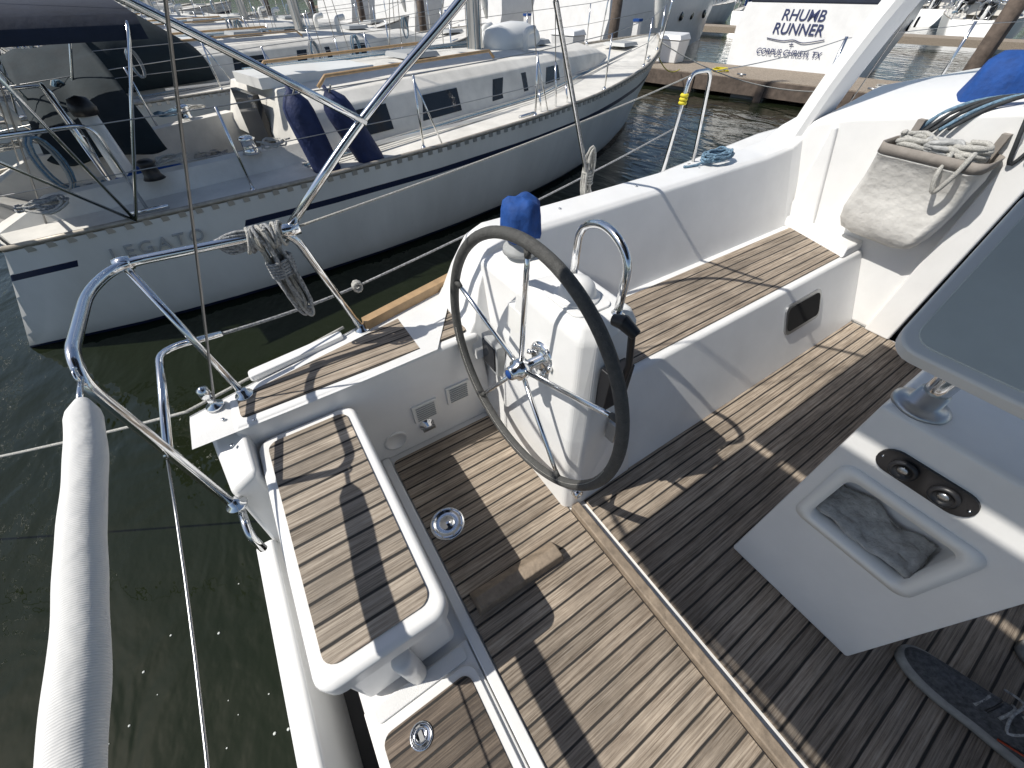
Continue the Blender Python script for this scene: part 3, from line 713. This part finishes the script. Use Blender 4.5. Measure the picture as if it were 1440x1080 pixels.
    for side in (1,-1):
        for x in (1.5,2.3):
            mb.rev((x*sc,side*.95*sc,zc(x)+.16),(0,0,1),[(.08,0),(.06,.03),(.055,.1),(.075,.12),(.04,.14),(0,.14)],BLACK if x<2 else STEEL,14)
        mb.tube([(3.2*sc,side*.74*sc,zc(4)+.47),(3.3*sc,side*.74*sc,zc(4)+.55),(5.6*sc,side*.72*sc,zc(5.6)+.53),(5.7*sc,side*.70*sc,zc(6)+.44)],.018,WOODW,6)
        mb.box(3.0*sc,6.2*sc,side*1.38*sc-.015,side*1.38*sc+.015,zc(4.5)+.03,zc(4.5)+.055,ALU)
        for k in range(3): mb.tube([(2.6*sc,side*(1.25+.05*k)*sc,zc(2.6)+.05),(6*sc,side*(1.2+.06*k)*sc,zc(6)+.06),(9.5*sc,side*.5*sc,zc(9.5)+.06)],.009,(ROPEW,ROPEB,ROPEG)[k],5)
        for k in range(3): mb.tube([(x_,side*(hullpt((x_/sc-RK)/(11.3-RK),1,1,sc)[1]-.1),zc(x_)+.04) for x_ in (1.2*sc+k*3.9,1.45*sc+k*3.9)],.018,STEEL,6)
    mb.box(2.8*sc,4.1*sc,-.35,.35,zc(3.5)+.47,zc(3.5)+.56,OFFW)
    mb.box(2.70*sc,2.76*sc,-.30,.30,zc(2.7)-.3,zc(2.7)+.46,DARKGL)
    for k in range(5): mb.tube([(3.0*sc,.4+.06*k,zc(4)+.52),(6.2*sc,.10+.05*k,zc(6)+.52)],.008,ROPEW if k%2 else ROPEB,5)
    for y in (-.45,.45):
        mb.tube(fillet([(6.6*sc,y,zc(7)+.34),(6.6*sc,y,zc(7)+.60),(6.78*sc,y,zc(7)+.62)],.06),.045,OFFW,8)
    mb.build('deck_fittings',e)
    mb=MB()
    for side in (1,-1):
        tops=[]
        for u in (.0,.15,.30,.45,.6,.75,.87):
            p=Vector(hullpt(u,1,side,sc))+Vector((0,-side*.05,0)); mb.tube([p,p+Vector((0,0,.62))],.012,STEEL,6); tops.append(p+Vector((0,0,.62)))
            mb.rev(p,(0,0,1),[(.035,0),(.03,.03),(.015,.05)],STEEL,8)
            if u in (.30,.45): mb.tube([p+Vector((.25,0,0)),p+Vector((0,0,.58))],.009,STEEL,6)
        tops.append(Vector((11.1*sc,side*.12,zc(11)+.7)))
        mb.tube(tops,.0045,WIRE,5); mb.tube([t-Vector((0,0,.3)) for t in tops],.004,WIRE,5)
        a=Vector(hullpt(.0,1,side,sc))
        mb.tube(fillet([a+Vector((.05,-side*.05,0)),a+Vector((0,-side*.05,.64)),(a.x-.05,side*.35,a.z+.64),(a.x-.05,side*.3,a.z)],.1),.013,STEEL,8)
        mb.tube(fillet([a+Vector((.9,-side*.0,.0)),a+Vector((.9,-side*.0,.64)),a+Vector((0,-side*.05,.64))],.1),.013,STEEL,8)
        mb.tube(fillet([hullpt(.9,1,side,sc),Vector(hullpt(.9,1,side,sc))+Vector((.1,0,.68)),(11.3*sc,side*.08,zc(11.3)+.7)],.1),.013,STEEL,8)
        c=Vector(hullpt(.5,1,side,sc))+Vector((0,-side*.15,0))
        for dx,tz in ((0,14),(.25,7),(-.3,7)):
            mb.tube([c+Vector((dx,0,0)),(6.0*sc,side*.1,tz*sc)],.006,WIRE,5)
            mb.tube([c+Vector((dx,0,0)),c.lerp(Vector((6.0*sc,side*.1,tz*sc)),.035)+Vector((dx,0,0))*.96],.013,STEEL,6)
        mb.tube([(.7*sc,side*.8,zc(1)),(6.0*sc,0,14.5*sc)],.006,WIRE,5)
    mb.build('rails_and_rigging',e)
    mb=MB(); mb.tube([(6.0*sc,0,zc(6.0)+.3),(6.0*sc,0,15*sc)],.085,ALU,14)
    zb=zc(6)+1.35
    mb.tube([(5.9*sc,0,zb),(1.9*sc,0,zb+.1)],.06,ALU,10)
    bl=[(5.9,.17),(5.4,.165),(4.8,.15),(4.2,.15),(3.6,.13),(3.0,.12),(2.4,.10),(1.95,.06)]
    mb.tube([(x*sc,.01*math.sin(x*9),zb+.16+.02*math.sin(x*7)) for x,_ in bl],[r_*(1+.1*math.sin(x*11)) for x,r_ in bl],canvas,12)
    for x,w in ((5.2,.3),(4.0,.25),(2.8,.2)): mb.box(x*sc-.006,x*sc+.006,-.17,.17,zb-w,zb+.05,canvas)
    mb.tube([(11.2*sc,0,zc(11)+.15),(11.15*sc,0,zc(11)+.45),(6.1*sc,0,14*sc)],[.03,.09,.05],OFFW,8)
    for k in range(8):
        a=rg.uniform(0,6.28); mb.tube([(6.0*sc+.11*math.cos(a),.11*math.sin(a),zc(6.3)+.45),(6.0*sc+.1*math.cos(a),.1*math.sin(a),8)],.006,ROPEW if k%2 else ROPEB,5)
    mb.build('mast_and_boom',e)
    if dodger:
        mb=MB(); R=[]
        for x,h in ((2.3,1.05),(2.7,1.08),(3.2,1.0),(3.8,.55)):
            z=zc(x*sc); w=1.2*sc
            R.append([(x*sc,w*math.cos(a),z+.1+(h-.1)*math.sin(a)**.6) for a in [math.pi*k/12 for k in range(13)]])
        mb.loft(R,canvas); 
        mb.build('dodger',e).modifiers.new('s','SOLIDIFY').thickness=.01
    if bimini_on:
        mb=MB(); R=[]
        zt=zc(1)+bh
        for x in (.1,.6,1.2,1.9): R.append([(x*sc,w*1.2*sc,zt+.1*(1-w*w)-(.12 if abs(w)==1 else 0)) for w in (-1,-.97,-.6,-.2,.2,.6,.97,1)])
        mb.loft(R,canvas)
        for x in (.2,1.0,1.85):
            mb.tube(fillet([(1.2*sc,-1.3*sc,zc(1.5)),(x*sc,-1.2*sc,zt),(x*sc,1.2*sc,zt),(1.2*sc,1.3*sc,zc(1.5))],.15),.012,STEEL,8)
        mb.build('bimini',e)
    mb=MB(); zz=zc(1.2)-.4
    mb.tube([(1.4*sc,0,zz),(1.4*sc,0,zz+.9)],[.1,.07],OFFW,10); mb.tube([(1.25*sc,.38*math.cos(a),zz+.75+.38*math.sin(a)) for a in [k*math.pi/16 for k in range(32)]],.014,STEEL,8,True)
    for k in range(5):
        a=k*1.256; mb.tube([(1.3*sc,0,zz+.75),(1.25*sc,.38*math.cos(a),zz+.75+.38*math.sin(a))],.007,STEEL,5)
    mb.rev((1.4*sc,0,zz+.9),(0,0,1),[(.09,0),(.1,.05),(.07,.12),(0,.14)],BLACK,14)
    for k in range(7*detail):
        cx=rg.uniform(.6,2.6)*sc; cy=rg.choice((-1,1))*rg.uniform(.55,1.2)*sc; cz=zc(cx)+(.17 if abs(cy)>.75*sc else -.2); P=[]
        for j in range(26): P.append((cx+.16*math.cos(j*.9)*rg.uniform(.4,1),cy+.12*math.sin(j*.9)*rg.uniform(.4,1),cz+.03+.05*rg.random()))
        mb.tube(catmull(P,3),.008,rg.choice((ROPEW,ROPEB,ROPEG)),5)
    a=Vector(hullpt(0,1,1,sc))
    mb.tube([(a.x-.08,.75,a.z+.25),(a.x-.08,.75,a.z+.55)],[.07,.06],GREYP,8); mb.rev((a.x-.1,.75,a.z+.55),(0,0,1),[(.1,0),(.14,.04),(.14,.2),(.09,.27),(0,.28)],BLACK,14)
    mb.tube([(a.x+.25,a.y-.02,a.z+.45)]+[(a.x+.3+.2*math.cos(q),a.y-.02,a.z+.45+.2*math.sin(q)) for q in [rad(200-k*22) for k in range(11)]],.05,OFFW,8)
    mb.rev((a.x+.1,-.55,a.z+.7),(0,1,0),[(.0,-.2),(.1,-.18),(.13,0),(.1,.18),(0,.2)],STEEL,14)
    for k in range(4):
        u=rg.uniform(.05,.8); s_=rg.choice((-1,1)); p=Vector(hullpt(u,1,s_,sc))+Vector((0,-s_*.05,.5))
        for j in range(4): mb.tube([p+Vector((.06*math.cos(q)+.01*j,.02*math.sin(q+j),.16*math.sin(q)-.05)) for q in [m_*math.pi/7 for m_ in range(14)]],.008,rg.choice((ROPEW,ROPEG,ROPEB)),5,True)
    mb.build('cockpit_gear',e)
    return e
def at(lx,off): return Bw+HX*(lx-10.65)+NX*off
leg=sailboat('sailboat.001',at(0,0),A13,detail=2,lettergap=True,seed=1,canvas=NAVYC,dodger=False,bh=1.16)
def fender(mb,c,L,r,m,tilt=(0,0,1)):
    mb.rev(c,tilt,[(.01,-L/2-.06),(.02,-L/2-.03),(r*.5,-L/2),(r*.9,-L/2+.07),(r,-L/2+.14),(r,L/2-.14),(r*.9,L/2-.07),(r*.5,L/2),(.02,L/2+.03),(.012,L/2+.07)],m,18)
mb=MB()
for x,dy,t in ((2.72,.10,-.15),(3.10,.02,-.42)):
    y=-1.50+dy; fender(mb,(x,y,1.20),.74,.125,BLUEF,(t,0.1,1)); mb.tube([(x+t*.35,y,1.56),(x+t*.4,y-.1,1.62)],.008,ROPEW,5)
mb.build('fender',leg)
mb=MB() # sail bags on the far side of the deck
for x,y,r_,L_ in ((3.9,1.45,.17,.8),(1.6,.0,.16,.7)):
    mb.rev((x,y,1.22 if y>1 else .82),(1,.1,0),[(0,-L_/2),(r_*.6,-L_/2+.04),(r_,-L_/4),(r_*1.05,0),(r_*.95,L_/4),(r_*.5,L_/2-.03),(0,L_/2)],BLUEC,16)
mb.build('sail_bag',leg)
mb=MB()
mb.rev((6.7,-.05,1.60),(1,0,0),[(0,-.55),(.16,-.5),(.22,-.3),(.24,0),(.22,.3),(.16,.5),(0,.55)],OFFW,16)
mb.build('deck_canister',leg)
def text(body,size,M,mat,name,parent=None,ext=.003):
    cu=bpy.data.curves.new(name,'FONT'); cu.body=body; cu.size=size; cu.extrude=ext; cu.align_x='CENTER'; cu.align_y='CENTER'
    ob=bpy.data.objects.new(name,cu); scene.collection.objects.link(ob); ob.data.materials.append(mat)
    ob.matrix_local=M
    if parent: ob.parent=parent
    return ob
ut=.083
p0=Vector(hullpt(ut-.04,.78,-1)); p1=Vector(hullpt(ut+.04,.78,-1)); q=Vector(hullpt(ut,.9,-1)); pm=Vector(hullpt(ut,.785,-1))
tx=(p1-p0).normalized(); tyv=(q-pm); tyv=(tyv-tx*tyv.dot(tx)).normalized(); tz=tx.cross(tyv)
M=Matrix((( tx.x,tyv.x,tz.x,0),(tx.y,tyv.y,tz.y,0),(tx.z,tyv.z,tz.z,0),(0,0,0,1))); M.translation=pm+tz*.016
t=text('LEGATO',.145,M,LETG,'hull_lettering',leg,.006); t.data.space_character=1.3; t.data.shear=.25
sailboat('sailboat.002',at(-.3,4.9),A13,seed=2,canvas=GREENC,stripe=None,detail=2)
mb=MB(); R=[]
tl_,tr_,bl_,br_=Vector((-1.62,7.45,1.02)),Vector((-.85,7.20,1.10)),Vector((-1.50,5.95,.34)),Vector((-.50,5.75,.36))
for j in range(19):
    t=j/18; row=[]
    for k in range(17):
        s_=k/16; p=(tl_.lerp(tr_,s_)).lerp(bl_.lerp(br_,s_),t); p=p+Vector((.02*math.sin(s_*14+t*3),-.05*math.sin(s_*11)*t,.07*math.sin(t*math.pi)+.05*noise.noise(p*3.5))); row.append(p)
    R.append(row)
mb.loft(R,GREENC); cv=mb.build('canvas_cover'); cv.modifiers.new('s','SOLIDIFY').thickness=.03
mb=MB()
for p in (tl_,tr_): mb.tube([p+Vector((0,0,-.02)),p+Vector((.05,-.1,-.8))],.015,STEEL,8)
mb.build('cover_frame',cv)
sailboat('sailboat.003',at(.4,9.6),A13,seed=3,canvas=NAVYC)
sailboat('sailboat.004',at(-.6,14.5),A13,seed=4,canvas=BLUEC,stripe=None,bimini_on=False)
sailboat('sailboat.005',at(.2,19.4),A13,seed=5,canvas=GREENC,sc=.95)
sailboat('sailboat.006',at(-1,25),A13,seed=6,canvas=NAVYC,sc=1.1)
sailboat('sailboat.007',at(0,30.5),A13,seed=7,canvas=BLUEC,stripe=None)
for i,(lx,off,sc,cv_) in enumerate([(-14.5,10.5,1,GREYC),(-15.5,15.2,1.05,GREENC),(-15,20,1,BLUEC),(-16,25,1.05,NAVYC),(-15.5,30,1,NAVYC),(-28,24,1.1,GREENC),(-29,32,1,NAVYC),(0,37,1.05,BLUEC),(-16,37,1,GREYC),(-2,45,1.1,NAVYC),(-18,45,1.1,NAVYC),(-30,40,1.1,BLUEC)]):
    sailboat('sailboat.%03d'%(8+i),at(lx,off),A13,seed=20+i,canvas=cv_,sc=sc,stripe=NAVY if i%2 else None,bimini_on=bool(i%2))

# ================================================================== MOTOR YACHTS
def yacht(name,loc,rz,L=12,W=3.6,canvas=False,seed=0):
    e=empty(name,loc,rz); mb=MB(); R=[]
    for u,w,zd,fl in [(0,.92,1.85,.9),(.1,1,1.85,.9),(.3,1,1.85,.88),(.5,.97,1.9,.82),(.7,.8,1.95,.7),(.85,.52,2.05,.5),(.95,.22,2.15,.3),(1,.02,2.2,.1)]:
        x=u*L; h=W/2*w; o=(u==0)
        R.append([(x+.38*o,-h*.95 if o else -h,zd),(x+.28*o,-h*1.0,zd*.72),(x,-h*fl,.05),(x,-h*fl*.7,-.4),(x,h*fl*.7,-.4),(x,h*fl,.05),(x+.28*o,h,zd*.72),(x+.38*o,h*.95 if o else h,zd)])
    mb.loft(R,WHITE,closed=True,caps=True,smooth=False); mb.build('hull',e,bevel=.06)
    mb=MB(); mb.box(-.75,.02,-W*.42,W*.42,.28,.40,WHITE); mb.build('swim_platform',e,bevel=.05)
    mb=MB()
    def sh(x0,x1,w,z0,z1,m,r0=.25,r1=.8,t=.86):
        mb.prism([(x0,-w,z0),(x1,-w*.8,z0),(x1,w*.8,z0),(x0,w,z0)],[(x0+r0,-w*t,z1),(x1-r1,-w*t*.8,z1),(x1-r1,w*t*.8,z1),(x0+r0,w*t,z1)],m)
    sh(L*.22,L*.75,W*.42,1.6,2.0,WHITE); sh(L*.225,L*.745,W*.40,2.0,2.55,DARKGL); sh(L*.2,L*.66,W*.40,2.55,2.68,WHITE,.1,.3)
    sh(L*.24,L*.52,W*.34,2.68,3.25,WHITE,.0,.5)
    mb.build('superstructure',e,bevel=.04)
    mb=MB()
    for s in (1,-1):
        for k in range(8):
            x=L*.3+k*L*.085; w=W/2*(1 if x<L*.5 else 1-(x/L-.5)*1.7); mb.tube([(x,s*w*.93,1.85),(x,s*w*.93,2.55)],.014,STEEL,6)
        mb.tube([(L*.3+k*L*.085,s*W/2*(1 if L*.3+k*L*.085<L*.5 else 1-((L*.3+k*L*.085)/L-.5)*1.7)*.93,2.55) for k in range(8)],.014,STEEL,6)
        mb.tube([(L*.25,s*W*.38,2.6),(L*.1,s*W*.42,3.9),(L*.4,s*W*.3,4.6)],.03,WHITE,8)
        for xx in (L*.45,L*.55,L*.65): mb.rev((xx,s*W*.488*(1 if xx<L*.5 else .93),1.25),(0,s,0),[(.15,-.04),(.15,.02),(0,.02)],DARKGL,16)
    mb.build('rails',e)
    if canvas:
        mb=MB(); sh(L*.045,L*.25,W*.44,1.85,2.9,NAVYC,.2,0,.85); mb.build('cockpit_enclosure',e,bevel=.05)
    return e
ry=yacht('motor_yacht',(15.0,8.1,-.65),A13,13,3.9,canvas=True)
TXT=simple('lettering_navy',(.02,.03,.10),.4)
tl=Matrix.Rotation(rad(-90),4,'Z')@Matrix.Rotation(rad(78),4,'X')
def tm(z,y=0):
    M=tl.copy(); x=.28*(z-.05)/1.28 if z<1.33 else .28+(z-1.33)*.2
    M.translation=Vector((x-.012,y,z)); return M
t=text('RHUMB',.34,tm(1.60),TXT,'name_line_a',ry); t.data.offset=.004
t=text('RUNNER',.34,tm(1.31),TXT,'name_line_b',ry); t.data.offset=.004
t=text('CORPUS CHRISTI, TX',.19,tm(.80),TXT,'hailing_port',ry); t.data.offset=.002
mb=MB(); 
def tp(y,z): return (.28*(z-.05)/1.28-.012,y,z)
mb.tube(catmull([tp(.75,1.10),tp(.3,1.06),tp(0,1.09),tp(-.3,1.04),tp(-.8,1.13)],6),.012,TXT,5)
mb.tube([tp(0,.94),tp(0,1.04)],.010,TXT,5); mb.tube([tp(.06,.99),tp(-.06,.99)],.010,TXT,5); mb.build('transom_mark',ry)
yacht('motor_yacht.001',at(17.5,7.5),A13,13,4.2,seed=1)
yacht('motor_yacht.002',at(17.3,13),A13,14,4.4,seed=2,canvas=True)
yacht('motor_yacht.003',at(17.2,19),A13,13,4.2,seed=3)
yacht('motor_yacht.004',at(17.2,25.5),A13,15,4.6,seed=3)
for i,(lx,off) in enumerate([(18,-9),(18,-15),(38,8),(39,-12),(37,20),(37,-4),(52,0),(37,2),(38,14),(37,26),(38,-19),(52,-8)]):
    sailboat('sailboat.%03d'%(30+i),at(lx,off),A13,seed=40+i,sc=1.1,canvas=NAVYC if i%2 else BLUEC,stripe=None,bimini_on=False)

dk=empty('dock',at(15.05,0),A13)
mb=MB(); mb.box(0,2.3,-30,60,.18,.45,CONC); mb.box(18,20,-40,60,.18,.45,CONC); mb.build('walkway',dk)
mb=MB(); mb.box(-.09,-.003,-30,60,.10,.43,DOCKW); mb.box(2.303,2.39,-30,60,.10,.43,DOCKW)
for k in range(45): mb.box(-.13,-.092,-29.5+2*k,-29.3+2*k,-.1,.40,DOCKW); mb.box(.1,2.2,-29.5+2*k,-28.6+2*k,-.3,.175,GREYP)
mb.build('fascia',dk)
mb2=MB()
for off in (7.4,12.2,17,22):
    mb2.box(-8.5,-.14,off-.4,off+.4,.18,.42,CONC); mb2.box(-8.55,-.14,off-.48,off-.403,.08,.40,DOCKW); mb2.box(-8.55,-.14,off+.403,off+.48,.08,.40,DOCKW)
mb2.build('finger_pier',dk)
mb=MB()
for k in range(14):
    y=-10+3.1*k; mb.tube([(.15,y-.12,.5),(.15,y+.12,.5)],.022,STEELD,6); mb.box(.11,.19,y-.03,y+.03,.45,.49,STEELD)
rg=random.Random(8)
for k in range(5):
    y=-4+k*4.1; P=[(.6+.25*math.cos(j*.7)*rg.uniform(.6,1),y+.25*math.sin(j*.7)*rg.uniform(.6,1),.47+.002*j) for j in range(30)]; mb.tube(catmull(P,2),.012,(ROPEW,YEL,ROPEB)[k%3],5)
for y in (3.9,9.0,14.0):
    mb.box(1.9,2.1,y-.1,y+.1,.45,1.35,WHITE); mb.box(1.88,2.12,y-.12,y+.12,1.35,1.42,BLUEC)
mb.build('dock_cleat_and_pedestal',dk)
pl=empty('piling_row',at(15.05,0),A13); mb=MB()
for off in (-6,2.6,12.2,17,22,28): mb.tube([(-.35,off+.7,-1),(-.35,off+.7,3.2)],.15,DOCKW,14); mb.rev((-.35,off+.7,3.2),(0,0,1),[(.16,0),(.0,.2)],WHITE,14)
mb.build('piling',pl)
for i,(off,x) in enumerate([(2.3,1.5),(5.6,.4),(10.5,.4)]):
    e=empty('dock_box'+('' if i==0 else '.%03d'%i),at(15.05+x,off)+Vector((0,0,.45)),A13)
    mb=MB(); mb.prism([(-.3,-.45,0),(.3,-.45,0),(.3,.45,0),(-.3,.45,0)],[(-.34,-.5,.55),(.34,-.5,.55),(.34,.5,.55),(-.34,.5,.55)],WHITE); mb.prism([(-.37,-.53,.555),(.37,-.53,.555),(.37,.53,.555),(-.37,.53,.555)],[(-.3,-.45,.68),(.3,-.45,.72),(.3,.45,.72),(-.3,.45,.68)],WHITE)
    mb.build('box',e,bevel=.03)
mb=MB()
for i,(a,b_) in enumerate([((8.6,7.5,.75),(12.2,5.2,-.15)),((8.7,7.7,.75),(12.0,9.4,-.15)),((2.9,1.98,.6),(12.3,5.0,-.15)),((4.0,2.05,.62),(12.3,5.4,-.15)),((5.5,2.0,.66),(12.4,4.2,-.15))]):
    mb.tube(sag(a,b_,.25),.011,(ROPEW,YEL,ROPEG,ROPEK,ROPEW)[i],6)
mb.build('mooring_line.001')

mb=MB(); mb.add([(-3000,-3000,-.65),(3000,-3000,-.65),(3000,3000,-.65),(-3000,3000,-.65)],[(0,1,2,3)],WATER); mb.build('water')
mb=MB(); rg=random.Random(12)
for k in range(38):
    cx=-1.1+rg.gauss(0,.22); cy=.45+rg.gauss(0,.45); r_=rg.uniform(.002,.007)
    mb.rev((cx,cy,-.648),(0,0,1),[(r_,0),(r_*.7,r_*.4),(0,r_*.5)],FOAM,7)
mb.build('foam_flecks')
mb=MB(); rg=random.Random(4); N=160; R=[]
for k in range(N+1):
    a=2*math.pi*k/N; r_=330; h=9+7*noise.noise(Vector((math.cos(a)*9,math.sin(a)*9,0)))+2*rg.random()
    R.append([(r_*math.cos(a),r_*math.sin(a),-1),((r_+5)*math.cos(a),(r_+5)*math.sin(a),1.0),((r_+12)*math.cos(a),(r_+12)*math.sin(a),h),((r_+40)*math.cos(a),(r_+40)*math.sin(a),h*.7),((r_+60)*math.cos(a),(r_+60)*math.sin(a),-1)])
mb.loft(R,TREE); mb.build('shoreline')

w=bpy.data.worlds.new('World'); scene.world=w; w.use_nodes=True; nt=w.node_tree
sd=Vector((-.75,.30,1.0)).normalized()
sky=nt.nodes.new('ShaderNodeTexSky'); sky.sky_type='NISHITA'; sky.sun_disc=False
sky.sun_elevation=math.asin(sd.z); sky.sun_rotation=math.atan2(sd.x,sd.y)%(2*math.pi)
nt.links.new(sky.outputs[0],nt.nodes['Background'].inputs[0]); nt.nodes['Background'].inputs[1].default_value=.098
sl=bpy.data.lights.new('sun','SUN'); sl.energy=4.8; sl.angle=rad(.5); sl.color=(1,.955,.88)
so=bpy.data.objects.new('sun',sl); scene.collection.objects.link(so); so.rotation_euler=sd.to_track_quat('Z','Y').to_euler(); so.location=(0,0,30)
cd=bpy.data.cameras.new('camera'); cd.sensor_width=36; cd.lens=541/1440*36; cd.clip_end=8000; cd.clip_start=.02
co=bpy.data.objects.new('camera',cd); scene.collection.objects.link(co); co.location=(0,0,1.55); co.rotation_euler=(rad(44),0,rad(-33.17)); scene.camera=co
scene.view_settings.view_transform='Standard'; scene.view_settings.look='None'; scene.view_settings.exposure=0
